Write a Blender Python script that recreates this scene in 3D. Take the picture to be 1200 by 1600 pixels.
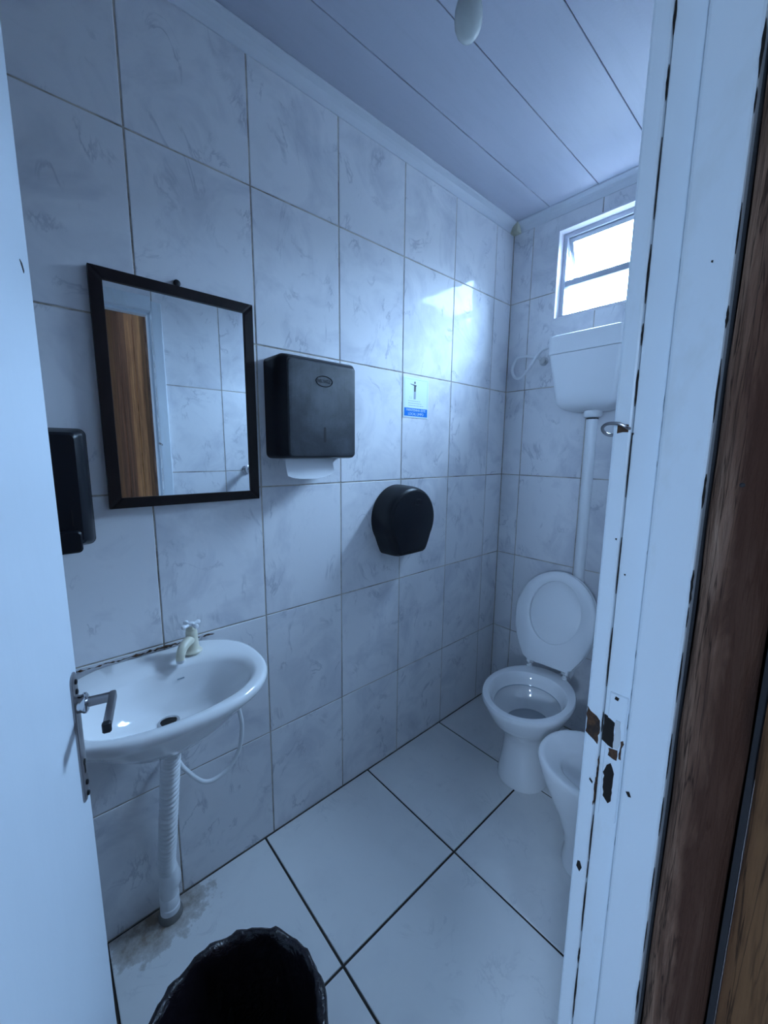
import bpy, bmesh, math, random
from mathutils import Vector, Matrix
random.seed(7)
S = bpy.context.scene
for o in list(bpy.data.objects): bpy.data.objects.remove(o)
COL = S.collection
PI = math.pi

# ------------------------------------------------------------------ camera
cam_d = bpy.data.cameras.new('camera'); cam = bpy.data.objects.new('camera', cam_d); COL.objects.link(cam)
R_ = ((0.6618, 0.7496, 0.0095), (-0.1191, 0.0926, 0.9886), (0.7402, -0.6553, 0.1506))
right, up, back = (Vector(r) for r in R_)
cam.matrix_world = Matrix(((right.x, up.x, back.x, 1.2542), (right.y, up.y, back.y, -0.2450),
                           (right.z, up.z, back.z, 1.4398), (0, 0, 0, 1)))
cam_d.sensor_fit = 'HORIZONTAL'; cam_d.sensor_width = 36.0; cam_d.lens = 619.45 / 1200 * 36
cam_d.clip_start = 0.01
S.camera = cam

# ------------------------------------------------------------------ sky, exposure
SKY = (0.46, 0.68, 1.0); SKY_STRENGTH = 176.0   # an overcast sky: zenith radiance, falling to a third at the horizon (CIE overcast)
w = bpy.data.worlds.new('world'); S.world = w; w.use_nodes = True
bg = w.node_tree.nodes['Background']; bg.inputs['Color'].default_value = (*SKY, 1); bg.inputs['Strength'].default_value = SKY_STRENGTH
wn = w.node_tree; _tc = wn.nodes.new('ShaderNodeTexCoord'); _sx = wn.nodes.new('ShaderNodeSeparateXYZ'); wn.links.new(_tc.outputs['Generated'], _sx.inputs[0])
_mx = wn.nodes.new('ShaderNodeMath'); _mx.operation = 'MAXIMUM'; _mx.inputs[1].default_value = 0.0; wn.links.new(_sx.outputs['Z'], _mx.inputs[0])
_ma = wn.nodes.new('ShaderNodeMath'); _ma.operation = 'MULTIPLY_ADD'; _ma.inputs[1].default_value = SKY_STRENGTH * 2 / 3; _ma.inputs[2].default_value = SKY_STRENGTH / 3
wn.links.new(_mx.outputs[0], _ma.inputs[0]); wn.links.new(_ma.outputs[0], bg.inputs['Strength'])
S.view_settings.view_transform = 'Standard'; S.view_settings.look = 'None'
S.view_settings.gamma = 1.0; S.view_settings.use_curve_mapping = False
S.view_settings.exposure = 0.0

# room numbers (metres): left wall x=0, back wall y=YB, floor z=0
YB, YF, XR, ZC = 1.756, -0.80, 1.10, 2.60
TW = 0.3208
WX0, WX1, WZ0, WZ1 = 0.242, 0.90, 2.09, 2.495     # window opening
DY0, DY1, DZ = -0.36, 0.264, 2.10                 # door opening (frame faces)

def portal(name, loc, rot, sx, sy):
    d = bpy.data.lights.new(name, 'AREA'); d.shape = 'RECTANGLE'; d.size = sx; d.size_y = sy
    d.cycles.is_portal = True; d.energy = 1.0
    o = bpy.data.objects.new(name, d); COL.objects.link(o); o.location = loc; o.rotation_euler = rot
    return o
YP, XE = -2.60, 3.60                               # far side and end of the boarded passage outside the door
PX0, PX1, PZ0, PZ1 = 1.90, 2.45, 1.68, 2.05        # opening invented in the passage's far side to light the jamb
portal('passage_portal', ((PX0 + PX1) / 2, YP - .06, (PZ0 + PZ1) / 2), (PI / 2, 0, 0), PX1 - PX0, PZ1 - PZ0)
portal('window_portal', ((WX0 + WX1) / 2, YB + 0.10, (WZ0 + WZ1) / 2), (-PI / 2, 0, 0), WX1 - WX0, WZ1 - WZ0)

# ------------------------------------------------------------------ material helpers
def mat(name):
    m = bpy.data.materials.new(name); m.use_nodes = True
    nt = m.node_tree; b = nt.nodes['Principled BSDF']
    return m, nt, b
def plain(name, col, rough=0.5, metal=0.0, spec=0.5, coat=0.0):
    m, nt, b = mat(name)
    b.inputs['Base Color'].default_value = (*col, 1); b.inputs['Roughness'].default_value = rough
    b.inputs['Metallic'].default_value = metal; b.inputs['Specular IOR Level'].default_value = spec
    b.inputs['Coat Weight'].default_value = coat
    return m
def N(nt, t, **kw):
    n = nt.nodes.new(t)
    for k, v in kw.items():
        if hasattr(n, k): setattr(n, k, v)
        else: n.inputs[k].default_value = v
    return n
def ramp(nt, src, stops):
    r = nt.nodes.new('ShaderNodeValToRGB'); e = r.color_ramp.elements
    while len(e) < len(stops): e.new(0.5)
    for x, (p, c) in zip(e, stops):
        x.position = p; x.color = (*c, 1) if len(c) == 3 else c
    nt.links.new(src, r.inputs['Fac']); return r
def coords(nt, per_object=True, scale=(1, 1, 1), rot=(0, 0, 0), spread=37.0):
    tc = N(nt, 'ShaderNodeTexCoord'); mp = N(nt, 'ShaderNodeMapping')
    mp.inputs['Scale'].default_value = scale; mp.inputs['Rotation'].default_value = rot
    if per_object:
        oi = N(nt, 'ShaderNodeObjectInfo'); mu = N(nt, 'ShaderNodeMath', operation='MULTIPLY'); mu.inputs[1].default_value = spread
        nt.links.new(oi.outputs['Random'], mu.inputs[0])
        va = N(nt, 'ShaderNodeVectorMath', operation='ADD')
        nt.links.new(tc.outputs['Object'], va.inputs[0]); nt.links.new(mu.outputs[0], va.inputs[1])
        nt.links.new(va.outputs[0], mp.inputs['Vector'])
    else:
        nt.links.new(tc.outputs['Object'], mp.inputs['Vector'])
    return mp.outputs['Vector']
def noise(nt, vec, scale, detail=3, rough=0.5, dist=0.0):
    n = N(nt, 'ShaderNodeTexNoise'); n.inputs['Scale'].default_value = scale; n.inputs['Detail'].default_value = detail
    n.inputs['Roughness'].default_value = rough; n.inputs['Distortion'].default_value = dist
    nt.links.new(vec, n.inputs['Vector']); return n.outputs['Fac']
def mixc(nt, fac, a, b, mode='MIX'):
    m = N(nt, 'ShaderNodeMix', data_type='RGBA', blend_type=mode)
    for sock, v in ((m.inputs[0], fac), (m.inputs[6], a), (m.inputs[7], b)):
        if isinstance(v, (int, float)): sock.default_value = v
        elif isinstance(v, tuple): sock.default_value = (*v, 1)
        else: nt.links.new(v, sock)
    return m.outputs[2]
def bump(nt, b, h, strength, dist):
    n = N(nt, 'ShaderNodeBump'); n.inputs['Strength'].default_value = strength; n.inputs['Distance'].default_value = dist
    nt.links.new(h, n.inputs['Height']); nt.links.new(n.outputs['Normal'], b.inputs['Normal'])

def tile_material(name, base, smudge, vein, rough, wav, vein_amt=0.6, smudge_amt=0.55):
    m, nt, b = mat(name)
    v = coords(nt); v2 = coords(nt, scale=(1, 1, 0.55), rot=(0.6, 0.5, 0.7))
    n1 = noise(nt, v, 5.0, 4, 0.6, 0.7)
    r1 = ramp(nt, n1, [(0.47, (0, 0, 0)), (0.72, (1, 1, 1))])
    n2 = noise(nt, v2, 7.5, 5, 0.62, 0.9)
    r2 = ramp(nt, n2, [(0.474, (0, 0, 0)), (0.498, (1, 1, 1)), (0.502, (1, 1, 1)), (0.526, (0, 0, 0))])
    n3 = noise(nt, v, 9.0, 2, 0.5); r3 = ramp(nt, n3, [(0.52, (0, 0, 0)), (0.66, (1, 1, 1))])
    mm = N(nt, 'ShaderNodeMath', operation='MULTIPLY'); nt.links.new(r2.outputs[0], mm.inputs[0]); nt.links.new(r3.outputs[0], mm.inputs[1])
    m2 = N(nt, 'ShaderNodeMath', operation='MULTIPLY'); nt.links.new(mm.outputs[0], m2.inputs[0]); m2.inputs[1].default_value = vein_amt
    m1 = N(nt, 'ShaderNodeMath', operation='MULTIPLY'); nt.links.new(r1.outputs[0], m1.inputs[0]); m1.inputs[1].default_value = smudge_amt
    c = mixc(nt, m1.outputs[0], base, smudge); c = mixc(nt, m2.outputs[0], c, vein)
    nt.links.new(c, b.inputs['Base Color']); b.inputs['Roughness'].default_value = rough; b.inputs['Specular IOR Level'].default_value = 0.045
    bump(nt, b, noise(nt, v, 26.0, 3), wav, 0.01)
    return m
def wood_material(name, c1, c2, c3, rough=0.8, axis='z', per=True, sc=1.0):
    m, nt, b = mat(name)
    s = {'z': (9, 9, 0.7), 'y': (9, 0.7, 9), 'x': (0.7, 9, 9)}[axis]
    v = coords(nt, per, scale=s); vb = coords(nt, per, scale=tuple(x * 0.33 for x in s))
    n1 = noise(nt, v, 3.2 * sc, 6, 0.65, 0.6); n2 = noise(nt, vb, 2.0 * sc, 3, 0.6, 0.8); n3 = noise(nt, v, 14 * sc, 3)
    c = ramp(nt, n1, [(0.32, c2), (0.55, c1), (0.72, c3)]).outputs[0]
    c = mixc(nt, ramp(nt, n2, [(0.45, (0, 0, 0)), (0.66, (0.85, 0.85, 0.85))]).outputs[0], c, c2)
    c = mixc(nt, ramp(nt, n3, [(0.3, (0.55, 0.55, 0.55)), (0.5, (0, 0, 0))]).outputs[0], c, tuple(x * 0.4 for x in c2))
    n4 = noise(nt, coords(nt, per, scale=tuple(x * (1.6 if x > 1 else 0.8) for x in s)), 4.0 * sc, 4, 0.55, 0.4)
    ck = ramp(nt, n4, [(0.478, (0, 0, 0)), (0.497, (1, 1, 1)), (0.503, (1, 1, 1)), (0.522, (0, 0, 0))])
    mk = ramp(nt, n2, [(0.40, (0, 0, 0)), (0.52, (0.85, 0.85, 0.85))]); mu = N(nt, 'ShaderNodeMath', operation='MULTIPLY')
    nt.links.new(ck.outputs[0], mu.inputs[0]); nt.links.new(mk.outputs[0], mu.inputs[1])
    c = mixc(nt, mu.outputs[0], c, tuple(x * 0.25 for x in c2))
    nt.links.new(c, b.inputs['Base Color']); b.inputs['Roughness'].default_value = rough; b.inputs['Specular IOR Level'].default_value = 0.25
    bump(nt, b, n1, 0.8, 0.008)
    return m
def paint_material(name, col, dirt, rough=0.4, amt=0.5, sc=4.0, thr=(0.6, 0.78), stretch=(1, 1, 0.35)):
    m, nt, b = mat(name)
    v = coords(nt, True, scale=stretch)
    r = ramp(nt, noise(nt, v, sc, 6, 0.7, 0.4), [(thr[0], (0, 0, 0)), (thr[1], (amt, amt, amt))])
    c = mixc(nt, r.outputs[0], col, dirt)
    nt.links.new(c, b.inputs['Base Color']); b.inputs['Roughness'].default_value = rough
    bump(nt, b, noise(nt, coords(nt, True, scale=(1, 1, 0.12)), 90, 3), 0.12, 0.003)
    return m

M = {}
M['tile'] = tile_material('wall_tile', (0.84, 0.84, 0.87), (0.62, 0.63, 0.69), (0.42, 0.435, 0.50), 0.045, 0.05, 0.55, 0.8)
M['floor_tile'] = tile_material('floor_tile', (0.82, 0.82, 0.82), (0.72, 0.725, 0.74), (0.56, 0.57, 0.60), 0.32, 0.04, 0.35, 0.5)
def stained(src, centre, size):
    """the floor tile under the basin: the same glaze with a brown water stain round the drain socket"""
    m = src.copy(); m.name = 'floor_tile_stained'; nt = m.node_tree; b = nt.nodes['Principled BSDF']
    old = b.inputs['Base Color'].links[0].from_socket
    tc = N(nt, 'ShaderNodeTexCoord'); mp = N(nt, 'ShaderNodeMapping', vector_type='TEXTURE')
    mp.inputs['Location'].default_value = centre; mp.inputs['Scale'].default_value = size
    nt.links.new(tc.outputs['Object'], mp.inputs['Vector'])
    ln = N(nt, 'ShaderNodeVectorMath', operation='LENGTH'); nt.links.new(mp.outputs[0], ln.inputs[0])
    ns = noise(nt, tc.outputs['Object'], 26, 5, 0.65)
    ad = N(nt, 'ShaderNodeMath', operation='ADD'); nt.links.new(ln.outputs['Value'], ad.inputs[0]); nt.links.new(ns, ad.inputs[1])
    r = ramp(nt, ad.outputs[0], [(0.55, (0.95, 0.95, 0.95)), (0.80, (0.55, 0.55, 0.55)), (1.0, (0.2, 0.2, 0.2))])
    r.color_ramp.elements[2].position = 1.0
    e = r.color_ramp.elements.new(0.93); e.color = (0.35, 0.35, 0.35, 1); r.color_ramp.elements[-1].color = (0, 0, 0, 1)
    nt.links.new(mixc(nt, r.outputs[0], old, (0.26, 0.20, 0.15)), b.inputs['Base Color'])
    return m
M['floor_tile_stained'] = stained(M['floor_tile'], (-.215, -.12, 0), (.20, .34, 1))
M['grout'] = paint_material('wall_grout', (0.60, 0.53, 0.46), (0.13, 0.095, 0.075), 0.9, 0.9, 5, (0.46, 0.66), (1, 1, 1))
M['floor_grout'] = paint_material('floor_grout', (0.03, 0.026, 0.024), (0.07, 0.05, 0.035), 0.9, 0.8, 6, (0.45, 0.7), (1, 1, 1))
M['pvc'] = paint_material('pvc_panel', (0.51, 0.52, 0.60), (0.43, 0.45, 0.52), 0.5, 0.5, 30, (0.5, 0.8), (1, 0.12, 1))
M['pvc_trim'] = plain('pvc_trim', (0.70, 0.72, 0.77), 0.35)
M['dark_gap'] = plain('dark_gap', (0.03, 0.03, 0.035), 0.9)
M['yellowed'] = plain('yellowed_plastic', (0.62, 0.60, 0.47), 0.45)
M['white_paint'] = paint_material('white_gloss_paint', (0.74, 0.80, 0.86), (0.55, 0.56, 0.52), 0.38, 0.5, 5, (0.56, 0.75))
M['door_paint'] = paint_material('door_paint', (0.70, 0.76, 0.83), (0.63, 0.69, 0.76), 0.42, 0.5, 3, (0.5, 0.8))
M['masonry'] = plain('masonry', (0.26, 0.24, 0.22), 0.95)
M['reveal'] = plain('window_reveal_paint', (0.80, 0.78, 0.84), 0.5)
M['alu'] = plain('painted_aluminium', (0.50, 0.53, 0.60), 0.4, 0.15)
M['ceramic'] = plain('white_ceramic', (0.85, 0.855, 0.87), 0.09, 0, 0.5, 0.3)
M['plastic_white'] = plain('white_plastic', (0.82, 0.835, 0.86), 0.3)
M['plastic_grey'] = plain('greyed_plastic', (0.60, 0.61, 0.62), 0.45)
M['cream'] = plain('cream_plastic', (0.70, 0.67, 0.54), 0.32)
M['black'] = plain('black_plastic', (0.007, 0.008, 0.012), 0.36, 0, 0.28)
M['black_front'] = paint_material('scuffed_black_plastic', (0.022, 0.026, 0.034), (0.085, 0.095, 0.11), 0.42, 0.8, 7, (0.42, 0.72), (1, 1, 1))
M['slot'] = plain('slot_black', (0.002, 0.002, 0.003), 0.6)
M['frame_wood'] = paint_material('dark_frame_wood', (0.011, 0.007, 0.008), (0.020, 0.012, 0.011), 0.42, 0.7, 20, (0.45, 0.7))
M['frame_wood'].node_tree.nodes['Principled BSDF'].inputs['Specular IOR Level'].default_value = 0.25
M['mirror'] = plain('mirror_glass', (0.86, 0.89, 0.90), 0.015, 1.0)
M['chrome'] = plain('chrome', (0.66, 0.66, 0.68), 0.16, 1.0)
M['steel'] = plain('worn_steel', (0.34, 0.32, 0.33), 0.33, 1.0)
M['dark_metal'] = plain('dark_metal', (0.03, 0.03, 0.035), 0.45, 0.6)
M['rust'] = paint_material('rust', (0.10, 0.045, 0.02), (0.03, 0.018, 0.014), 0.85, 1.0, 60, (0.4, 0.6), (1, 1, 1))
M['hole'] = plain('dark_hole', (0.012, 0.009, 0.008), 0.95)
M['paper'] = plain('paper', (0.82, 0.83, 0.86), 0.9)
M['sign_white'] = plain('sign_white', (0.78, 0.92, 0.95), 0.3)
M['sign_blue'] = plain('sign_blue', (0.006, 0.22, 0.74), 0.3)
M['sign_black'] = plain('sign_black', (0.02, 0.03, 0.05), 0.5)
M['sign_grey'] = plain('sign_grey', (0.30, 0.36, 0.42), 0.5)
M['sign_pale'] = plain('sign_pale', (0.55, 0.70, 0.76), 0.5)
M['rubber'] = plain('cement_collar', (0.22, 0.21, 0.20), 0.9)
M['post'] = wood_material('weathered_post', (0.25, 0.115, 0.07), (0.075, 0.026, 0.014), (0.46, 0.27, 0.19), 0.85)
def post_tone(m):
    """greyer brown at low x, turning unevenly to dark red-brown towards high x"""
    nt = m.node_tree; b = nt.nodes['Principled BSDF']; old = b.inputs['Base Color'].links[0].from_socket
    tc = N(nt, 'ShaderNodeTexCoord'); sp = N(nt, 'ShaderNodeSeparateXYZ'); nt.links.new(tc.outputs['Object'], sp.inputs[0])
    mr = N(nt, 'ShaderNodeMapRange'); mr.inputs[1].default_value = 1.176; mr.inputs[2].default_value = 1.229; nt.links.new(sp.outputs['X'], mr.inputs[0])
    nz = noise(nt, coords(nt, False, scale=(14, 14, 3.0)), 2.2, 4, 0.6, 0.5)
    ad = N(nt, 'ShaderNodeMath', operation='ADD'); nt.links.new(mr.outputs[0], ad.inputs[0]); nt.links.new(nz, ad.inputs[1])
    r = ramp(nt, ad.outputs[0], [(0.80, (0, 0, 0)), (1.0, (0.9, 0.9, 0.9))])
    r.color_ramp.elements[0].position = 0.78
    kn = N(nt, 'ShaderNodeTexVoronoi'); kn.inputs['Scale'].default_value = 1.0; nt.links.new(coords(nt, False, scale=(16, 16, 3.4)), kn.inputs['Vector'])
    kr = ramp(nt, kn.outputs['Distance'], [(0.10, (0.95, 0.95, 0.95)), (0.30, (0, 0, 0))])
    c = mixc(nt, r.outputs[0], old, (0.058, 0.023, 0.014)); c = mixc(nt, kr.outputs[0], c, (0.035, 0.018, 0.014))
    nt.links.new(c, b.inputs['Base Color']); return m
M['post'] = post_tone(wood_material('weathered_post', (0.34, 0.20, 0.135), (0.10, 0.045, 0.028), (0.52, 0.34, 0.25), 0.85, 'z', False, 1.6))
M['plank_olive'] = wood_material('olive_plank', (0.17, 0.085, 0.038), (0.09, 0.038, 0.018), (0.24, 0.125, 0.055), 0.85)
M['plank_tan'] = wood_material('tan_plank', (0.38, 0.185, 0.075), (0.13, 0.05, 0.025), (0.50, 0.27, 0.115), 0.8)
M['plank_dark'] = wood_material('dark_plank', (0.16, 0.072, 0.038), (0.07, 0.03, 0.018), (0.26, 0.13, 0.07), 0.85)
M['soil'] = plain('beaten_ground', (0.11, 0.10, 0.085), 0.95)
M['concrete'] = plain('corridor_concrete', (0.30, 0.28, 0.26), 0.9)
M['sheet'] = plain('roof_sheet', (0.25, 0.25, 0.26), 0.7)
def bag_material():
    m, nt, b = mat('black_bag_plastic')
    b.inputs['Base Color'].default_value = (0.012, 0.009, 0.013, 1); b.inputs['Roughness'].default_value = 0.27
    v = coords(nt, False); bump(nt, b, noise(nt, v, 38, 4, 0.6, 0.8), 0.55, 0.012)
    return m
M['bag'] = bag_material()
def bulb_material():
    m, nt, b = mat('frosted_bulb'); b.inputs['Base Color'].default_value = (0.72, 0.74, 0.70, 1); b.inputs['Roughness'].default_value = 0.25
    b.inputs['Subsurface Weight'].default_value = 0.2; b.inputs['Subsurface Radius'].default_value = (0.02, 0.02, 0.02)
    return m
M['bulb'] = bulb_material()
def glass_material():
    m = bpy.data.materials.new('window_glass'); m.use_nodes = True; nt = m.node_tree; nt.nodes.clear()
    out = N(nt, 'ShaderNodeOutputMaterial'); t = N(nt, 'ShaderNodeBsdfTransparent'); g = N(nt, 'ShaderNodeBsdfGlossy')
    t.inputs['Color'].default_value = (0.93, 0.97, 0.98, 1); g.inputs['Roughness'].default_value = 0.05
    f = N(nt, 'ShaderNodeFresnel'); f.inputs['IOR'].default_value = 1.3
    mx = N(nt, 'ShaderNodeMixShader'); nt.links.new(f.outputs[0], mx.inputs[0]); nt.links.new(t.outputs[0], mx.inputs[1]); nt.links.new(g.outputs[0], mx.inputs[2])
    nt.links.new(mx.outputs[0], out.inputs['Surface']); return m
M['glass'] = glass_material()

# ------------------------------------------------------------------ mesh helpers
def mesh_of(bm, m, smooth=False, angle=0.6):
    bmesh.ops.recalc_face_normals(bm, faces=bm.faces)
    me = bpy.data.meshes.new('mesh'); bm.to_mesh(me); bm.free()
    if m is not None: me.materials.append(M[m] if isinstance(m, str) else m)
    if smooth:
        for p in me.polygons: p.use_smooth = True
        try: me.set_sharp_from_angle(angle=angle)
        except Exception: pass
    return me
def obj(name, bm, m, parent=None, smooth=False, loc=None, angle=0.6):
    me = bm if isinstance(bm, bpy.types.Mesh) else mesh_of(bm, m, smooth, angle)
    o = bpy.data.objects.new(name, me); COL.objects.link(o)
    if loc is not None: o.location = loc
    if parent is not None:
        o.parent = parent
        wm = Matrix.Translation(parent.location) @ parent.rotation_euler.to_matrix().to_4x4() if parent.parent is None else PW(parent)
        o.matrix_parent_inverse = wm.inverted()
    return o
def PW(o):
    m = Matrix.Translation(o.location) @ o.rotation_euler.to_matrix().to_4x4()
    if o.parent is not None: m = PW(o.parent) @ o.matrix_parent_inverse @ m
    return m
def thing(name, label, cat, loc=(0, 0, 0), group=None):
    o = bpy.data.objects.new(name, None); COL.objects.link(o); o.location = loc; o.empty_display_size = 0.05
    return tag(o, label, cat, group)
def tag(o, label, cat, group=None):
    o['label'] = label; o['category'] = cat
    if group: o['group'] = group
    return o
def struct(o, label=None, cat=None):
    o['kind'] = 'structure'
    if label: o['label'] = label
    if cat: o['category'] = cat
    return o
def box(bm, x0, x1, y0, y1, z0, z1, bev=0.0, seg=1):
    r = bmesh.ops.create_cube(bm, size=1.0)
    vs = r['verts']
    for v in vs:
        v.co = Vector((x0 + (v.co.x + .5) * (x1 - x0), y0 + (v.co.y + .5) * (y1 - y0), z0 + (v.co.z + .5) * (z1 - z0)))
    if bev:
        es = list({e for v in vs for e in v.link_edges})
        bmesh.ops.bevel(bm, geom=es, offset=bev, segments=seg, profile=0.5, affect='EDGES')
    return bm
def B(x0, x1, y0, y1, z0, z1, bev=0.0, seg=1): return box(bmesh.new(), x0, x1, y0, y1, z0, z1, bev, seg)
def loft(bm, rings, cap0=True, cap1=True, closed=True):
    vr = [[bm.verts.new(p) for p in r] for r in rings]
    n = len(rings[0])
    for a, b in zip(vr[:-1], vr[1:]):
        for i in range(n if closed else n - 1):
            j = (i + 1) % n
            bm.faces.new((a[i], a[j], b[j], b[i]))
    if cap0: bm.faces.new(list(reversed(vr[0])))
    if cap1: bm.faces.new(vr[-1])
    return bm
def catmull(pts, per=8):
    P = [Vector(p) for p in pts]; out = []
    for i in range(len(P) - 1):
        p0 = P[i - 1] if i else 2 * P[0] - P[1]; p1 = P[i]; p2 = P[i + 1]; p3 = P[i + 2] if i + 2 < len(P) else 2 * P[-1] - P[-2]
        for k in range(per):
            t = k / per
            out.append(0.5 * ((2 * p1) + (p2 - p0) * t + (2 * p0 - 5 * p1 + 4 * p2 - p3) * t * t + (3 * p1 - p0 - 3 * p2 + p3) * t ** 3))
    out.append(P[-1]); return out
def tube(bm, pts, rad, seg=12, caps=True):
    pts = [Vector(p) for p in pts]; n = len(pts)
    rr = rad if isinstance(rad, (list, tuple)) else [rad] * n
    rings = []; t0 = (pts[1] - pts[0]).normalized()
    u = t0.orthogonal().normalized()
    for i, p in enumerate(pts):
        t = (pts[min(i + 1, n - 1)] - pts[max(i - 1, 0)]).normalized()
        u = (u - t * u.dot(t)).normalized(); v = t.cross(u)
        rings.append([p + (u * math.cos(a) + v * math.sin(a)) * rr[i] for a in (2 * PI * k / seg for k in range(seg))])
    return loft(bm, rings, caps, caps)
def lathe(bm, prof, origin=(0, 0, 0), axis='z', seg=24, caps=True):
    ox, oy, oz = origin; rings = []
    for r, h in prof:
        ring = []
        for k in range(seg):
            a = 2 * PI * k / seg; c, s = r * math.cos(a), r * math.sin(a)
            ring.append({'z': (ox + c, oy + s, oz + h), 'x': (ox + h, oy + c, oz + s), 'y': (ox + c, oy + h, oz + s)}[axis])
        rings.append(ring)
    return loft(bm, rings, caps, caps)
def rrect(a0, a1, b0, b1, r, seg=5):
    out = []
    for cx, cy, s in ((a1 - r, b1 - r, 0), (a0 + r, b1 - r, 1), (a0 + r, b0 + r, 2), (a1 - r, b0 + r, 3)):
        for k in range(seg + 1):
            t = PI / 2 * (s + k / seg); out.append((cx + r * math.cos(t), cy + r * math.sin(t)))
    return out
def text_mesh(body, size, extrude=0.0003):
    cu = bpy.data.curves.new('txt', 'FONT'); cu.body = body; cu.size = size; cu.extrude = extrude
    cu.align_x = 'CENTER'; cu.align_y = 'CENTER'; cu.resolution_u = 3
    o = bpy.data.objects.new('txt', cu); COL.objects.link(o)
    dg = bpy.context.evaluated_depsgraph_get(); me = bpy.data.meshes.new_from_object(o.evaluated_get(dg))
    bpy.data.objects.remove(o); bpy.data.curves.remove(cu)
    return me
def text_on_left_wall(name, body, size, x, y, z, m, parent, sy=1.0, ext=0.0003):
    me = text_mesh(body, size, ext); me.materials.clear(); me.materials.append(M[m])
    for v in me.vertices:                       # text x -> world +y, text y -> world z, text z -> world +x
        a, b_, c = v.co; v.co = (x + c, y + a * sy, z + b_)
    return obj(name, me, m, parent)

# ------------------------------------------------------------------ tiles
CACHE = {}
def rect_tile(parent, plane, a0, a1, z0, z1, at, out, hole=None, gap=0.0042, thick=0.007, m='tile', name='tile'):
    """plane 'x' or 'y' or 'z': the axis the tile faces along; out = +1/-1; a = the other horizontal axis
       (for plane 'z' the two axes are x and y)."""
    a0 += gap / 2; a1 -= gap / 2; z0 += gap / 2; z1 -= gap / 2
    if a1 - a0 < 0.006 or z1 - z0 < 0.006: return None
    ca, cz = (a0 + a1) / 2, (z0 + z1) / 2
    hole_in = hole and hole[0] < a1 and hole[1] > a0 and hole[2] < z1 and hole[3] > z0
    if hole_in and hole[0] <= a0 and hole[1] >= a1 and hole[2] <= z0 and hole[3] >= z1: return None
    key = (plane, out, round(a1 - a0, 4), round(z1 - z0, 4), m) if not hole_in else None
    if key is None or key not in CACHE:
        bm = bmesh.new()
        def P(a, z, d):
            d *= out
            return {'x': (d, a, z), 'y': (a, d, z), 'z': (a, z, d)}[plane]
        if not hole_in:
            h, g, bv = (a1 - a0) / 2, (z1 - z0) / 2, 0.0014
            rings = [[P(sx * (h - e), sz * (g - e), d) for sx, sz in ((-1, -1), (1, -1), (1, 1), (-1, 1))]
                     for e, d in ((0, -thick), (0, -bv), (bv * .5, -bv * .3), (bv, 0))]
            loft(bm, rings)
        else:
            A = sorted({a0, a1, *[t for t in hole[:2] if a0 < t < a1]}); Z = sorted({z0, z1, *[t for t in hole[2:] if z0 < t < z1]})
            keep = {(i, j) for i in range(len(A) - 1) for j in range(len(Z) - 1)
                    if not (hole[0] < (A[i] + A[i + 1]) / 2 < hole[1] and hole[2] < (Z[j] + Z[j + 1]) / 2 < hole[3])}
            V = {}
            def vt(i, j, d):
                if (i, j, d) not in V: V[(i, j, d)] = bm.verts.new(P(A[i] - ca, Z[j] - cz, d))
                return V[(i, j, d)]
            for i, j in keep:
                for d in (0, -thick): bm.faces.new([vt(i + p, j + q, d) for p, q in ((0, 0), (1, 0), (1, 1), (0, 1))])
                for (p, q), (e0, e1) in (((-1, 0), ((0, 0), (0, 1))), ((1, 0), ((1, 0), (1, 1))), ((0, -1), ((0, 0), (1, 0))), ((0, 1), ((0, 1), (1, 1)))):
                    if (i + p, j + q) not in keep:
                        bm.faces.new([vt(i + e0[0], j + e0[1], 0), vt(i + e1[0], j + e1[1], 0), vt(i + e1[0], j + e1[1], -thick), vt(i + e0[0], j + e0[1], -thick)])
        me = mesh_of(bm, m)
        if key is None: use = me
        else: CACHE[key] = use = me
    else: use = CACHE[key]
    loc = {'x': (at, ca, cz), 'y': (ca, at, cz), 'z': (ca, cz, at)}[plane]
    return obj(name, use, m, parent, loc=loc)
def tile_wall(parent, plane, cols, rows, at, out, hole=None):
    for a0, a1 in zip(cols[:-1], cols[1:]):
        for z0, z1 in zip(rows[:-1], rows[1:]):
            rect_tile(parent, plane, a0, a1, z0, z1, at, out, hole)

ROWS = [0.0, 0.42, 0.87, 1.32, 1.77, 2.22, ZC]
GR = 0.0022   # grout face lies this far behind the tile faces
wl = struct(obj('wall_left', B(-0.12, -GR, YF - .12, YB + .13, -0.02, ZC + .1), 'grout'))
tile_wall(wl, 'x', [YF, -2 * TW, -TW, 0, TW, 2 * TW, 3 * TW, 4 * TW, 5 * TW, YB], ROWS, 0.0, 1)

hole_b = (WX0, WX1, WZ0, WZ1)
bm = bmesh.new(); y0, y1 = YB + GR, YB + .088
box(bm, -GR, WX0, y0, y1, -.02, ZC + .1); box(bm, WX1, XR + .07, y0, y1, -.02, ZC + .1)
box(bm, WX0, WX1, y0, y1, -.02, WZ0); box(bm, WX0, WX1, y0, y1, WZ1, ZC + .1)
wb = struct(obj('wall_back', bm, 'grout'))
tile_wall(wb, 'y', [0, 0.1113, 0.4379, 0.7645, 1.0911, XR], ROWS, YB, -1, hole_b)

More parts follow.
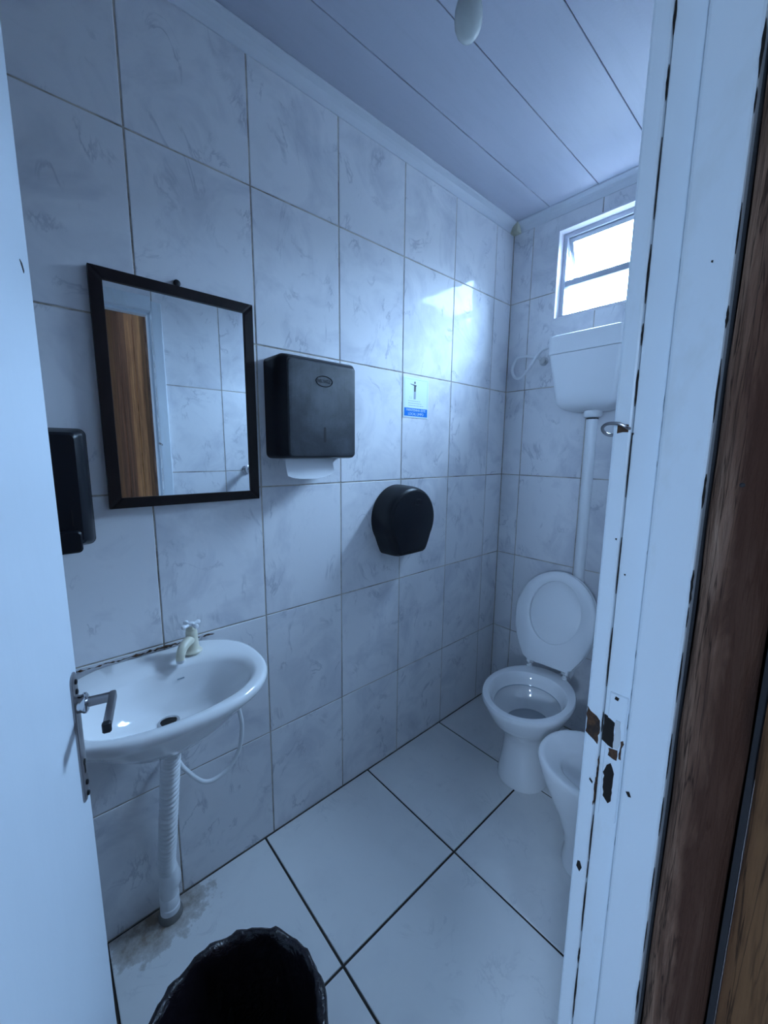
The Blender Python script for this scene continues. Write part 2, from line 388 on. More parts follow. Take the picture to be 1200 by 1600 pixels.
hole_d = (DY0 - .02, DY1 + .02, -1, DZ + .03)
bm = bmesh.new(); x0, x1 = XR + GR, XR + .07
box(bm, x0, x1, YF - .12, hole_d[0], -.02, ZC + .1); box(bm, x0, x1, hole_d[1], YB + GR, -.02, ZC + .1); box(bm, x0, x1, hole_d[0], hole_d[1], hole_d[3], ZC + .1)
wr = struct(obj('wall_right', bm, 'grout'))
tile_wall(wr, 'x', [YF, -.69, -.369, -.048, .272, .593, .914, 1.235, 1.556, YB], ROWS, XR, -1, hole_d)
wf = struct(obj('wall_front', B(-GR, XR + GR, YF - .12, YF - GR, -.02, ZC + .1), 'grout'))
tile_wall(wf, 'y', [0, .15, .471, .792, XR], ROWS, YF, 1)

fl = struct(obj('floor', B(-.12, XR + .07, YF - .12, YB + .13, -.12, -.004), 'floor_grout'))
for xa, xb in zip([0, .50, .995], [.50, .995, XR + .07]):
    for ya, yb in zip([YF, -.705, -.210, .285, .780, 1.275], [-.705, -.210, .285, .780, 1.275, YB]):
        if xb > XR:
            if yb < DY0 or ya > DY1: xb2 = XR
            else: xb2 = XR
        else: xb2 = xb
        rect_tile(fl, 'z', xa, xb2, ya, yb, 0.0, 1, gap=0.0075, m='floor_tile_stained' if xa == 0 and abs(ya + .21) < .01 else 'floor_tile')
obj('threshold', B(XR + .001, XR + .07, DY0 - .02, DY1 + .02, -.003, 0.002), 'concrete', fl)

# ceiling: PVC strips with a groove between
ce = struct(obj('ceiling', B(-.12, XR + .07, YF - .12, YB + .13, ZC + .006, ZC + .05), 'dark_gap'))
px = [0.0, .205, .425, .645, .865, 1.085, XR]
for a, b_ in zip(px[:-1], px[1:]):
    if b_ - a < .01: continue
    obj('ceiling_panel', B(a + .0014, b_ - .0014, YF, YB, ZC, ZC + .006, .0012), 'pvc', ce)
# crown mouldings: coved profile
def crown(name, p0, p1, inward):
    prof = [(0, -.042), (.004, -.042), (.006, -.036), (.009, -.030), (.013, -.022), (.020, -.014), (.029, -.009), (.036, -.006), (.038, -.003), (.038, 0), (0, 0)]
    d = Vector(inward)
    rings = [[Vector(p) + d * a + Vector((0, 0, b_)) for a, b_ in prof] for p in (p0, p1)]
    return struct(obj(name, loft(bmesh.new(), rings), 'pvc_trim'))
crown('trim_1', (.0005, YF, ZC - .0005), (.0005, YB - .0005, ZC - .0005), (1, 0, 0))
tb = crown('trim_2', (.04, YB - .0005, ZC - .0005), (XR, YB - .0005, ZC - .0005), (0, -1, 0))
crown('trim_3', (XR - .0005, YF, ZC - .0005), (XR - .0005, YB - .04, ZC - .0005), (-1, 0, 0))
obj('corner_cap', B(.0005, .043, YB - .043, YB - .0005, ZC - .046, ZC - .001, .004, 2), 'yellowed', tb, smooth=True)

# ------------------------------------------------------------------ window
win = struct(obj('window_1', loft(bmesh.new(), [[(WX0 - .0, y, WZ0), (WX1, y, WZ0), (WX1, y, WZ1), (WX0, y, WZ1)] for y in (YB - .003, YB + .088)] +
        [[(WX0 + .006, y, WZ0 + .006), (WX1 - .006, y, WZ0 + .006), (WX1 - .006, y, WZ1 - .006), (WX0 + .006, y, WZ1 - .006)] for y in (YB + .088, YB - .003)] +
        [[(WX0 - .0, YB - .003, WZ0), (WX1, YB - .003, WZ0), (WX1, YB - .003, WZ1), (WX0, YB - .003, WZ1)]], False, False), 'reveal'))
def ring_frame(x0, x1, z0, z1, t, ya, yb):
    bm = bmesh.new()
    loft(bm, [[(x0, ya, z0), (x1, ya, z0), (x1, ya, z1), (x0, ya, z1)], [(x0, yb, z0), (x1, yb, z0), (x1, yb, z1), (x0, yb, z1)],
              [(x0 + t, yb, z0 + t), (x1 - t, yb, z0 + t), (x1 - t, yb, z1 - t), (x0 + t, yb, z1 - t)],
              [(x0 + t, ya, z0 + t), (x1 - t, ya, z0 + t), (x1 - t, ya, z1 - t), (x0 + t, ya, z1 - t)],
              [(x0, ya, z0), (x1, ya, z0), (x1, ya, z1), (x0, ya, z1)]], False, False)
    bmesh.ops.remove_doubles(bm, verts=bm.verts, dist=1e-6); return bm
FX0, FX1, FZ0, FZ1 = WX0 + .0062, WX1 - .0062, WZ0 + .0062, WZ1 - .0062
fy0, fy1 = YB + .042, YB + .076
zm = 2.262
obj('window_frame', ring_frame(FX0, FX1, FZ0, FZ1, .020, fy0, fy1), 'alu', win)
obj('transom_bar', B(FX0 + .0202, FX1 - .0202, fy0 + .002, fy1 - .002, zm - .016, zm + .012), 'alu', win)
gx0, gx1 = FX0 + .0202, FX1 - .0202
obj('pane', B(gx0, gx1, fy0 + .018, fy0 + .022, FZ0 + .0202, zm - .0162), 'glass', win)
# upper sash: hinged at the top, bottom pushed outwards
sz0, sz1 = zm + .0125, FZ1 - .0205
sash = obj('sash_frame', ring_frame(gx0 + .001, gx1 - .001, sz0 - sz1, 0, .018, -.010, .010), 'alu', win, loc=(0, fy0 + .02, sz1))
pane2 = obj('pane', B(gx0 + .0192, gx1 - .0192, -.002, .002, sz0 - sz1 + .018, -.018), 'glass', win, loc=(0, fy0 + .02, sz1))
for o in (sash, pane2): o.rotation_euler = (math.radians(24), 0, 0)
for s in (gx0 + .0015, gx1 - .0075):
    obj('stay_arm', tube(bmesh.new(), [(s + .003, fy0 + .012, zm + .02), (s + .003, fy0 + .075, zm + .06)], .0028, 6), 'alu', win)

# ------------------------------------------------------------------ door frame (trim_4) with casing, rebate and stop
fr = struct(obj('trim_4', B(1.099, 1.1275, DY1 + .002, DY1 + .028, 0.0025, DZ + .029), 'white_paint'))
def frame_side(s, yface):
    # s=+1: the far jamb (faces -y); s=-1: the hinge jamb (faces +y)
    def bx_(xa, xb, d0, d1, z0, z1, bev=.0015):
        ya, yb = sorted((yface + s * d0, yface + s * d1)); return B(xa, xb, ya, yb, z0, z1, bev, 2)
    if s < 0: obj('jamb_board', bx_(1.099, 1.1275, .002, .02, .0025, DZ + .029), 'white_paint', fr)
    obj('casing_board', bx_(1.078, 1.0975, 0, .045, .001, DZ + .055, .003), 'white_paint', fr)
    obj('stop_board', bx_(1.1278, 1.1705, -.009, .02, .0025, DZ + .02, .003), 'white_paint', fr)
frame_side(1, DY1); frame_side(-1, DY0)
obj('casing_board', B(1.078, 1.0975, DY0 + .0005, DY1 - .0005, DZ + .01, DZ + .075, .003, 2), 'white_paint', fr)
obj('jamb_board', B(1.099, 1.1275, DY0 + .002, DY1 - .002, DZ + .012, DZ + .029), 'white_paint', fr)
obj('stop_board', B(1.1278, 1.1705, DY0 + .0095, DY1 - .0095, DZ, DZ + .02, .003, 2), 'white_paint', fr)
# strike plate and worn lock holes on the far jamb (painted over, chipped to rust)
yj = DY1 + .002
sp = obj('strike_plate', B(1.1035, 1.1235, yj - .0022, yj + .001, .978, 1.150, .0008), 'white_paint', fr)
_rp = random.Random(4)
def patch(name, pts, y, t, m, parent):
    if len(pts) <= 11:                            # break up straight chips with ragged edges
        out = []
        for (x0_, z0_), (x1_, z1_) in zip(pts, pts[1:] + pts[:1]):
            l_ = math.hypot(x1_ - x0_, z1_ - z0_); n_ = max(1, int(l_ / .005))
            for k in range(n_):
                u = k / n_; j = .0 if k == 0 else .0011
                out.append((x0_ + (x1_ - x0_) * u + _rp.uniform(-j, j), z0_ + (z1_ - z0_) * u + _rp.uniform(-j, j)))
        pts = out
    return obj(name, loft(bmesh.new(), [[(x, y - t, z) for x, z in pts], [(x, y + .002, z) for x, z in pts]]), m, parent)
patch('latch_hole', [(1.0995, 1.083), (1.107, 1.079), (1.1125, 1.078), (1.1125, 1.112), (1.107, 1.115), (1.0995, 1.117)], yj - .0022, .0006, 'hole', sp)
patch('latch_lip', [(1.1128, 1.080), (1.118, 1.080), (1.1195, 1.098), (1.118, 1.117), (1.1128, 1.117)], yj - .0022, .0012, 'plastic_grey', sp)
patch('rust_chip', [(1.108, 1.066), (1.118, 1.064), (1.118, 1.078), (1.108, 1.076)], yj - .0022, .0005, 'rust', sp)
patch('bolt_hole', [(1.107, 1.008), (1.1135, 1.001), (1.1165, 1.006), (1.117, 1.045), (1.1145, 1.052), (1.112, 1.057), (1.108, 1.052), (1.106, 1.044), (1.1045, 1.040), (1.1065, 1.036)], yj - .0022, .0006, 'hole', sp)
patch('screw_hole', [(1.109, 1.143), (1.113, 1.142), (1.114, 1.146), (1.110, 1.147)], yj - .0022, .0006, 'hole', sp)
patch('rust_chip', [(1.120, 1.068), (1.1225, 1.068), (1.1228, 1.094), (1.1205, 1.092)], yj - .0022, .0006, 'rust', sp)
patch('bare_patch', [(1.0795, 1.083), (1.095, 1.073), (1.0952, 1.106), (1.0795, 1.118)], DY1, .0006, 'rust', fr)
patch('split', [(1.0965, .985), (1.0985, .998), (1.0985, 1.058), (1.0972, 1.040)], DY1, .0006, 'rust', fr)
patch('chip', [(1.084, .882), (1.0885, .876), (1.091, .884), (1.088, .892), (1.085, .891)], DY1, .0005, 'hole', fr)
patch('chip', [(1.0895, 1.019), (1.0935, 1.015), (1.094, 1.018), (1.090, 1.022)], DY1, .0005, 'hole', fr)
yst = DY1 - .009
patch('nail_hole', [(1.1335, 1.038), (1.1365, 1.033), (1.1395, 1.034), (1.137, 1.040)], yst, .0005, 'hole', fr)
for (xx, zz) in ((1.092, 1.34), (1.1045, 1.299), (1.153, 1.62), (1.098, 1.462)):
    patch('nail_hole', [(xx, zz), (xx + .0016, zz - .001), (xx + .0018, zz + .0012), (xx + .0003, zz + .0014)], DY1 + (.002 if 1.099 < xx < 1.127 else (-.009 if xx > 1.127 else 0)), .0005, 'hole', fr)
rj = random.Random(21)
def sliver(name, x, z, wdt, hgt, y, m):
    n = 7; L_ = []; R2 = []
    for k in range(n):
        u = k / (n - 1); e = math.sin(PI * u) ** .6
        L_.append((x - wdt * e * rj.uniform(.3, 1), z + hgt * (u - .5))); R2.append((x + wdt * e * rj.uniform(.3, 1), z + hgt * (u - .5)))
    return patch(name, L_ + list(reversed(R2)), y, .0004, m, fr)
zz = .25
while zz < 2.0:                                   # flaked paint along the joint between casing and jamb
    hh = rj.uniform(.02, .09); sliver('flaked_joint', 1.0982 + rj.uniform(-.0004, .0004), zz + hh / 2, rj.uniform(.0005, .0013), hh, DY1 + .0004, 'hole'); zz += hh + rj.uniform(.0, .05)
for k in range(26):                               # grime along the stop's corner
    sliver('grime_speck', 1.1262 + rj.uniform(-.0012, .0006), rj.uniform(.85, 1.75), rj.uniform(.0003, .0007), rj.uniform(.004, .02), DY1 + .002, 'sign_grey')
zz = .3
while zz < 2.0:                                   # ragged paint edge next to the wooden post
    hh = rj.uniform(.015, .06); sliver('ragged_edge', 1.1704, zz + hh / 2, rj.uniform(.0004, .0016), hh, DY1 - .009, 'hole'); zz += hh + rj.uniform(.0, .09)
for k in range(16):
    sliver('paint_scuff', rj.choice((1.086, 1.091, 1.111, 1.119, 1.14, 1.155)) + rj.uniform(-.003, .003), rj.uniform(.5, 1.9), rj.uniform(.0003, .0009), rj.uniform(.002, .008), DY1 - .009 + .0, 'sign_grey') if False else None
# metal staple loop driven into the casing
bm = tube(bmesh.new(), catmull([(1.095, DY1 + .003, 1.468), (1.094, DY1 - .004, 1.469), (1.086, DY1 - .007, 1.4735), (1.074, DY1 - .006, 1.474), (1.0675, DY1 - .002, 1.470), (1.0675, DY1 + .004, 1.465), (1.074, DY1 + .004, 1.4615), (1.082, DY1 + .003, 1.4625)], 6), .0019, 8)
obj('staple_loop', bm, 'steel', fr, smooth=True)
patch('rust_chip', [(1.083, 1.463), (1.0945, 1.464), (1.0945, 1.4725), (1.083, 1.4725)], DY1, .0005, 'rust', fr)

# ------------------------------------------------------------------ door leaf, standing open into the room
hx, hy = 1.094, -.352
ex, ey = .500, -.2225
L = math.hypot(ex - hx, ey - hy); ang = math.atan2(ey - hy, ex - hx)   # local +x runs hinge -> free edge
door = obj('door_1', B(.0, L, 0, .033, .008, DZ - .003, .002, 2), 'door_paint', None, loc=(hx, hy, 0))
door.rotation_euler = (0, 0, ang); struct(door)
def dobj(name, bm, m, parent=None, smooth=False):
    o = bpy.data.objects.new(name, mesh_of(bm, m, smooth)); COL.objects.link(o); o.parent = parent or door; return o
# visible face is local -y (towards camera)
zr = 1.055; xr = L - .034
pl = dobj('handle_plate', loft(bmesh.new(), [[(xr + a, -d, zr - .055 + c) for a, c in rrect(-.0175 + e, .0175 - e, -.105 + e, .105 - e, .012)] for d, e in ((0, 0), (.002, 0), (.0035, .0018))]), 'steel', smooth=True)
for zz in (.092, .076, -.078, -.097):
    dobj('screw', lathe(bmesh.new(), [(.004, 0), (.004, -.002), (.002, -.003)], (xr, -.0035, zr - .055 + zz), 'y', 10), 'dark_metal', pl)
kh = bmesh.new(); lathe(kh, [(.005, 0), (.005, -.0008)], (xr, -.0036, zr - .098), 'y', 12); box(kh, xr - .002, xr + .002, -.0044, -.0036, zr - .116, zr - .098)
dobj('keyhole', kh, 'hole', pl)
dobj('lever_rose', lathe(bmesh.new(), [(.0135, 0), (.0135, -.005), (.0155, -.008), (.0155, -.011), (.011, -.014)], (xr, -.0035, zr), 'y', 20), 'chrome', pl, True)
lv = bmesh.new(); lathe(lv, [(.0075, -.010), (.0075, -.047)], (xr, 0, zr), 'y', 16)
dobj('lever_neck', lv, 'steel', pl, True)
dobj('lever_arm', box(bmesh.new(), xr - .084, xr + .007, -.053, -.043, zr - .0075, zr + .0075, .003, 2), 'steel', pl, True)
dobj('lever_tip', box(bmesh.new(), xr - .0850, xr - .076, -.0535, -.0425, zr - .008, zr + .008, .002, 1), 'dark_metal', pl, True)
sm = bmesh.new(); loft(sm, [[(L - .036 + a, -d, 1.668 + c) for a, c in ((-.012, .006), (-.002, .005), (.004, -.002), (.001, -.006), (-.004, -.001))] for d in (-.001, .0006)])
dobj('paint_chip', sm, 'dark_metal')

# ------------------------------------------------------------------ outside: boarded passage beyond the doorway
def plank(xa, xb, y, m, parent, z0=-.02, z1=2.75, t=.025, round_=0.0, name='plank', seed=0):
    rnd = random.Random(seed); bm = bmesh.new(); rings = []
    nz = 36
    for k in range(nz + 1):
        z = z0 + (z1 - z0) * k / nz
        ja, jb = rnd.uniform(-.0012, .0012), rnd.uniform(-.0012, .0012); n = 8; front = []
        for i in range(n + 1):
            u = i / n; x = xa + ja + (xb + jb - xa - ja) * u
            front.append((x, y + round_ * (2 * u - 1) ** 2 + rnd.uniform(-.0006, .0006), z))
        rings.append(front + [(xb + jb, y + t + round_, z), (xa + ja, y + t + round_, z)])
    return obj(name, loft(bm, rings), m, parent, smooth=True, angle=0.9)
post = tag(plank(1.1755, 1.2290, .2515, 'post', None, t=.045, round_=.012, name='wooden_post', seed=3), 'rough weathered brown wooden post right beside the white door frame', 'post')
obj('nail_head', lathe(bmesh.new(), [(.0022, 0), (.0022, -.0015), (.001, -.002)], (1.1985, .2530, 1.412), 'y', 10), 'dark_metal', post)
patch('pale_chip', [(1.196, 1.397), (1.2015, 1.399), (1.202, 1.410), (1.1965, 1.409)], .2526, .0004, 'plastic_grey', post)
wo = struct(obj('wall_outside', B(1.2605, 3.6, .305, .33, 2.3, 2.38), 'plank_dark'))
obj('rail', B(1.2605, 3.6, .305, .33, .35, .43), 'plank_dark', wo)
xs = [1.2385, 1.428, 1.630, 1.858, 2.10, 2.33, 2.56, 2.8, 3.04, 3.28, 3.6]
mm_ = ['plank_olive', 'plank_tan', 'plank_tan', 'plank_dark', 'plank_dark', 'plank_olive', 'plank_dark', 'plank_tan', 'plank_dark', 'plank_olive']
for i, (a, b_) in enumerate(zip(xs[:-1], xs[1:])):
    plank(a, b_ - .004, .275 + .003 * (i % 2), mm_[i], wo, seed=20 + i)
for z0, z1 in ((-.02, 1.255), (1.263, 1.75), (1.756, 1.86), (1.867, 2.0), (2.006, 2.75)):
    obj('batten', B(1.842, 1.870, .3035, .3045, z0, z1), 'plank_dark', wo)
obj('gap_filler', B(1.1707, 1.1736, .272, .3095, -.02, 2.75), 'dark_gap', wo)  # dark strip added to stop light leaking between jamb and post
obj('gap_filler', B(1.2315, 1.2372, .280, .3095, -.02, 2.75), 'dark_gap', wo)  # dark strip standing in for the shade between post and first plank
obj('gap_light_block', B(1.1703, 1.26, .3097, .33, -.12, 2.755), 'dark_gap', wo)  # added behind the gaps to block sky light, coloured dark as their shade
for x in xs[1:-1]:
    if abs(x - 1.858) > .01: obj('batten', B(x - .018, x + .014, .3035, .3045, -.02, 2.75), 'plank_dark', wo)
gd = struct(obj('ground', B(-14, 14, -14, 14, -.3, -.125), 'soil'))
struct(obj('wall_sky_blocker', B(-5, 7, 4.8, 5.0, -.12, 3.05), 'masonry'))  # unseen block added beyond the window to cut off low sky light
struct(obj('wall_sky_blocker_side', B(2.4, 6.0, 2.1, 4.7, -.12, 3.28), 'masonry'))  # second unseen block, added to keep slanting sky light off the left wall
struct(obj('floor_outside', B(XR + .0705, 3.6, YP, .27, -.12, -.012), 'concrete'))
struct(obj('roof_outside', B(XR + .0705, 3.65, YP - .05, .36, 2.76, 2.80), 'sheet'))
bm = bmesh.new()                                   # unseen far side added to the passage, its opening placed for the light
for a in ((XR + .0705, PX0, -.12, 2.759), (PX1, XE, -.12, 2.759), (PX0, PX1, -.12, PZ0), (PX0, PX1, PZ1, 2.759)): box(bm, a[0], a[1], YP - .03, YP, a[2], a[3])
struct(obj('wall_added_opening', bm, 'plank_dark'))
struct(obj('wall_added_end', B(XE + .001, XE + .05, YP - .03, .33, -.12, 2.759), 'plank_dark'))  # unseen end added to close the passage and keep it dim
struct(obj('wall_passage_head', B(1.12, XR + .0702, YP - .03, YF - .121, -.12, 2.759), 'concrete'))

# ------------------------------------------------------------------ mirror
mi = thing('wall_mirror', 'rectangular mirror in a dark brown wooden frame above the wash basin', 'mirror', (0, .1, 1.284))
def frame_piece(name, pts, parent):
    return obj(name, loft(bmesh.new(), [[(x, y, z) for y, z in pts] for x in (.001, .0165)] + [[(.0185, y + (sum(p[0] for p in pts) / 4 - y) * .04, z + (sum(p[1] for p in pts) / 4 - z) * .04) for y, z in pts]]), 'frame_wood', parent)
ya, yb, za, zb, ft = -.102, .305, 1.284, 1.878, .0275
frame_piece('frame_rail', [(ya, zb), (yb, zb), (yb - ft, zb - ft), (ya + ft, zb - ft)], mi)
frame_piece('frame_rail', [(ya, za), (yb, za), (yb - ft, za + ft), (ya + ft, za + ft)], mi)
frame_piece('frame_rail', [(ya, za), (ya, zb), (ya + ft, zb - ft), (ya + ft, za + ft)], mi)
frame_piece('frame_rail', [(yb, za), (yb, zb), (yb - ft, zb - ft), (yb - ft, za + ft)], mi)
obj('mirror_glass', B(.004, .0115, ya + ft - .003, yb - ft + .003, za + ft - .003, zb - ft + .003), 'mirror', mi)
hg = bmesh.new(); lathe(hg, [(.009, .001), (.009, .006), (.004, .009)], (0, .0985, 1.889), 'x', 16); box(hg, .001, .004, .094, .103, 1.872, 1.889)
obj('hanger', hg, 'dark_metal', mi, smooth=True)

# ------------------------------------------------------------------ dispensers
def yz_ring(x, y0, y1, z0, z1, r, seg=5): return [(x, a, c) for a, c in rrect(y0, y1, z0, z1, r, seg)]
td = thing('paper_towel_dispenser', 'black plastic paper towel dispenser with an oval badge, right of the mirror', 'dispenser', (0, .49, 1.415))
rings = [yz_ring(.001, .342, .642, 1.414, 1.735, .018), yz_ring(.05, .345, .640, 1.414, 1.736, .018), yz_ring(.085, .350, .634, 1.415, 1.737, .016),
         yz_ring(.105, .357, .627, 1.417, 1.733, .015), yz_ring(.116, .3625, .6215, 1.420, 1.725, .014)]
obj('cover', loft(bmesh.new(), rings, True, True), 'black', td, smooth=True, angle=0.5)
rings = [yz_ring(.1162, .3645, .6195, 1.422, 1.722, .013), yz_ring(.1195, .3665, .6175, 1.424, 1.718, .013), yz_ring(.1205, .372, .612, 1.430, 1.708, .012)]
obj('front_panel', loft(bmesh.new(), rings, True, True), 'black_front', td, smooth=True, angle=0.5)
obj('level_slot', loft(bmesh.new(), [yz_ring(x, .4905, .4985, 1.468, 1.518, .0038, 3) for x in (.1200, .1210)]), 'slot', td)
def oval(x, cy, cz, a, b_, r, n=28):
    pts = [(x, cy + a * math.cos(t), cz + b_ * math.sin(t)) for t in (2 * PI * k / n for k in range(n))]
    bm = bmesh.new(); rg = []
    for k, p in enumerate(pts):
        t = 2 * PI * k / n; nv = Vector((0, math.cos(t) / a, math.sin(t) / b_)).normalized()
        rg.append([Vector(p) + nv * r * math.cos(q) + Vector((r * math.sin(q), 0, 0)) for q in (2 * PI * j / 6 for j in range(6))])
    return loft(bm, rg + [rg[0]], False, False)
bd = obj('badge', oval(.1206, .4945, 1.6635, .031, .0165, .0016), 'black', td, smooth=True)
text_on_left_wall('badge_lettering', 'NOBRE', .0165, .1207, .4945, 1.6635, 'black_front', bd, 0.95, .0008)
pp = bmesh.new(); rg = []
for k in range(9):
    u = k / 8; dz = .066 * u
    rg.append([(.078 + .014 * u * u + .006 * math.sin(PI * v), .370 + .182 * v, 1.4135 - dz * (1 - .18 * (2 * v - 1) ** 4 - .35 * max(0, v - .55))) for v in (j / 14 for j in range(15))])
rg2 = [[(x - .0012, y, z) for x, y, z in r] for r in rg]
bm = bmesh.new(); loft(bm, [a + list(reversed(b_)) for a, b_ in zip(rg, rg2)])
tag(obj('paper_towel', bm, 'paper', smooth=True), 'white folded paper towel sticking out below the black towel dispenser', 'paper towel')

rp = thing('toilet_paper_dispenser', 'round black jumbo toilet paper dispenser with a flat bottom on the tiled wall', 'dispenser', (0, .936, 1.0))
def rp_ring(x, s, dz=0.0):
    cy, cz, r = .936, 1.158 + dz, .142; out = []
    for k in range(41):
        t = math.radians(-32 + 244 * k / 40); out.append((x, cy + s * r * math.cos(t), cz + s * r * math.sin(t)))
    for a, c in ((-.106, -.112), (-.094, -.138), (-.086, -.149), (-.072, -.1555), (0, -.157), (.072, -.1555), (.086, -.149), (.094, -.138), (.106, -.112)):
        out.append((x, cy + s * a, cz + s * c))
    return out
obj('cover', loft(bmesh.new(), [rp_ring(.001, 1), rp_ring(.07, .985), rp_ring(.092, .965), rp_ring(.104, .93), rp_ring(.110, .875)]), 'black', rp, smooth=True, angle=0.45)
obj('front_panel', loft(bmesh.new(), [rp_ring(.1102, .862), rp_ring(.1125, .855), rp_ring(.1135, .835)]), 'black', rp, smooth=True, angle=0.45)
obj('level_slot', loft(bmesh.new(), [yz_ring(x, .955, .961, 1.070, 1.112, .0028, 3) for x in (.113, .1141)]), 'slot', rp)
bd = obj('badge', oval(.1137, .955, 1.232, .024, .012, .0012), 'black', rp, smooth=True)
text_on_left_wall('badge_lettering', 'NOBRE', .012, .1137, .955, 1.232, 'black', bd, 0.95, .0006)

sd = thing('soap_dispenser', 'black plastic soap dispenser left of the mirror, half hidden by the door', 'dispenser', (0, -.205, 1.195))
obj('back_plate', loft(bmesh.new(), [yz_ring(x, -.265, -.138, 1.200, 1.488, .016) for x in (.001, .020)]), 'black', sd, smooth=True)
obj('cover', loft(bmesh.new(), [yz_ring(.0205, -.264, -.139, 1.202, 1.487, .016), yz_ring(.06, -.262, -.143, 1.208, 1.485, .015), yz_ring(.083, -.258, -.150, 1.214, 1.481, .013),
     yz_ring(.100, -.250, -.162, 1.218, 1.476, .012), yz_ring(.104, -.243, -.168, 1.224, 1.470, .010)]), 'black', sd, smooth=True, angle=0.45)
obj('push_button', loft(bmesh.new(), [yz_ring(x, -.240, -.172 - e, 1.200 + e, 1.252 - e, .010) for x, e in ((.09, 0), (.112, 0), (.115, .003))]), 'black', sd, smooth=True)
obj('level_slot', loft(bmesh.new(), [yz_ring(x, -.187, -.184, 1.262, 1.300, .0012, 2) for x in (.1035, .1046)]), 'slot', sd)

# ------------------------------------------------------------------ sign
sg = thing('wall_sign', 'small white and blue rectangular sign with a pictogram stuck on the tiles', 'sign', (0, 1.046, 1.588))
obj('sign_plate', loft(bmesh.new(), [yz_ring(x, .9675, 1.1245, 1.5885, 1.757, .005, 3) for x in (.0004, .0018)]), 'sign_white', sg)
sx = .0018
fr_ = bmesh.new()
for a in ((.974, .9755, 1.595, 1.7505), (1.1165, 1.118, 1.595, 1.7505), (.974, 1.118, 1.749, 1.7505)): box(fr_, sx, sx + .0003, *a)
obj('border_line', fr_, 'sign_pale', sg)
band = obj('blue_band', B(sx, sx + .0003, .9735, 1.1185, 1.594, 1.6285), 'sign_blue', sg)
text_on_left_wall('sign_lettering', 'MANTENHA ESTE', .0150, sx + .0005, 1.046, 1.6195, 'sign_white', band, 1.03, .0002)
text_on_left_wall('sign_lettering', 'LOCAL LIMPO', .0150, sx + .0005, 1.046, 1.6035, 'sign_white', band, 1.03, .0002)
def flat_on_sign(name, pts, m, parent=sg):
    return obj(name, loft(bmesh.new(), [[(x, y, z) for y, z in pts] for x in (sx, sx + .0004)]), m, parent)
pyc = 1.0365
flat_on_sign('pictogram_head', [(pyc + .004 * math.cos(t), 1.7365 + .0055 * math.sin(t)) for t in (2 * PI * k / 14 for k in range(14))], 'sign_black')
flat_on_sign('pictogram_body', [(pyc - .005, 1.699), (pyc + .006, 1.699), (pyc + .0065, 1.720), (pyc + .010, 1.724), (pyc + .009, 1.727), (pyc - .004, 1.728), (pyc - .027, 1.7300), (pyc - .027, 1.7285), (pyc - .005, 1.7235)], 'sign_black')
flat_on_sign('pictogram_legs', [(pyc - .006, 1.667), (pyc + .006, 1.667), (pyc + .006, 1.6988), (pyc - .005, 1.6988)], 'sign_grey')
for a in ((pyc - .030, pyc - .0285, 1.669, 1.679), (pyc - .020, pyc - .0185, 1.669, 1.679), (pyc - .030, pyc - .0185, 1.6680, 1.6692)):
    obj('pictogram_bin', B(sx, sx + .0003, *a), 'sign_pale', sg)
rl = random.Random(5)
for k, (z, y1) in enumerate(((1.6585, 1.070), (1.6490, 1.078), (1.6395, 1.094))):     # three lines too small to read
    bm = bmesh.new(); y = .998
    while y < y1:
        l = rl.uniform(.003, .009); box(bm, sx, sx + .0003, y, min(y + l, y1 + .004), z - .0010, z + .0010); y += l + .0025
    obj('small_print', bm, 'sign_grey', sg)

# ------------------------------------------------------------------ wash basin
def sink_outline(cx, cy, a, b_, z, p=2.4, n=64, xmin=.0015):
    out = []
    for k in range(n):
        t = 2 * PI * k / n; c, s = math.cos(t), math.sin(t)
        x = cx + a * math.copysign(abs(c) ** (2 / p), c); y = cy + b_ * math.copysign(abs(s) ** (2 / p), s)
        out.append((max(x, xmin), y, z))
    return out
SY = -.038; ZS = .852
sk = thing('wash_basin', 'white ceramic wall-mounted oval wash basin under the mirror', 'sink', (0, SY, .70))
rings = [sink_outline(.177, SY, .040, .040, .683, 2), sink_outline(.177, SY, .058, .062, .687, 2), sink_outline(.178, SY, .106, .124, .712, 2.1), sink_outline(.180, SY, .152, .182, .760, 2.2),
         sink_outline(.182, SY, .186, .222, .806, 2.35), sink_outline(.184, SY, .200, .240, .822, 2.4), sink_outline(.185, SY, .207, .2465, .834, 2.4), sink_outline(.185, SY, .207, .2465, .844, 2.4),
         sink_outline(.185, SY, .203, .2425, .8515, 2.4), sink_outline(.186, SY, .196, .236, .853, 2.4),
         sink_outline(.212, SY, .153, .216, .8505, 2.3), sink_outline(.226, SY, .131, .203, .846, 2.2), sink_outline(.229, SY, .122, .194, .836, 2.2), sink_outline(.226, SY, .108, .172, .800, 2.15),
         sink_outline(.215, SY, .082, .130, .762, 2.1), sink_outline(.195, SY, .050, .070, .740, 2.0), sink_outline(.180, SY, .024, .026, .733, 2.0)]
obj('basin', loft(bmesh.new(), rings, True, True), 'ceramic', sk, smooth=True, angle=1.2)
obj('drain_ring', lathe(bmesh.new(), [(.026, .0), (.026, .0025), (.020, .0035), (.019, .001)], (.178, SY, .733), 'z', 24), 'chrome', sk, smooth=True)
obj('drain_hole', lathe(bmesh.new(), [(.0185, 0), (.0185, .0018)], (.178, SY, .733), 'z', 24), 'hole', sk)
obj('maker_mark', B(.119, .1205, SY + .040, SY + .058, .8095, .8125), 'sign_grey', sk)
rb = random.Random(2); bm = bmesh.new()
tube(bm, [(.004, -.235 + k * .006, .861 + rb.uniform(-.002, .002)) for k in range(64)], [max(.0004, rb.gauss(.0016, .0014)) for _ in range(64)], 6)
obj('stained_sealant', bm, 'rust', sk)

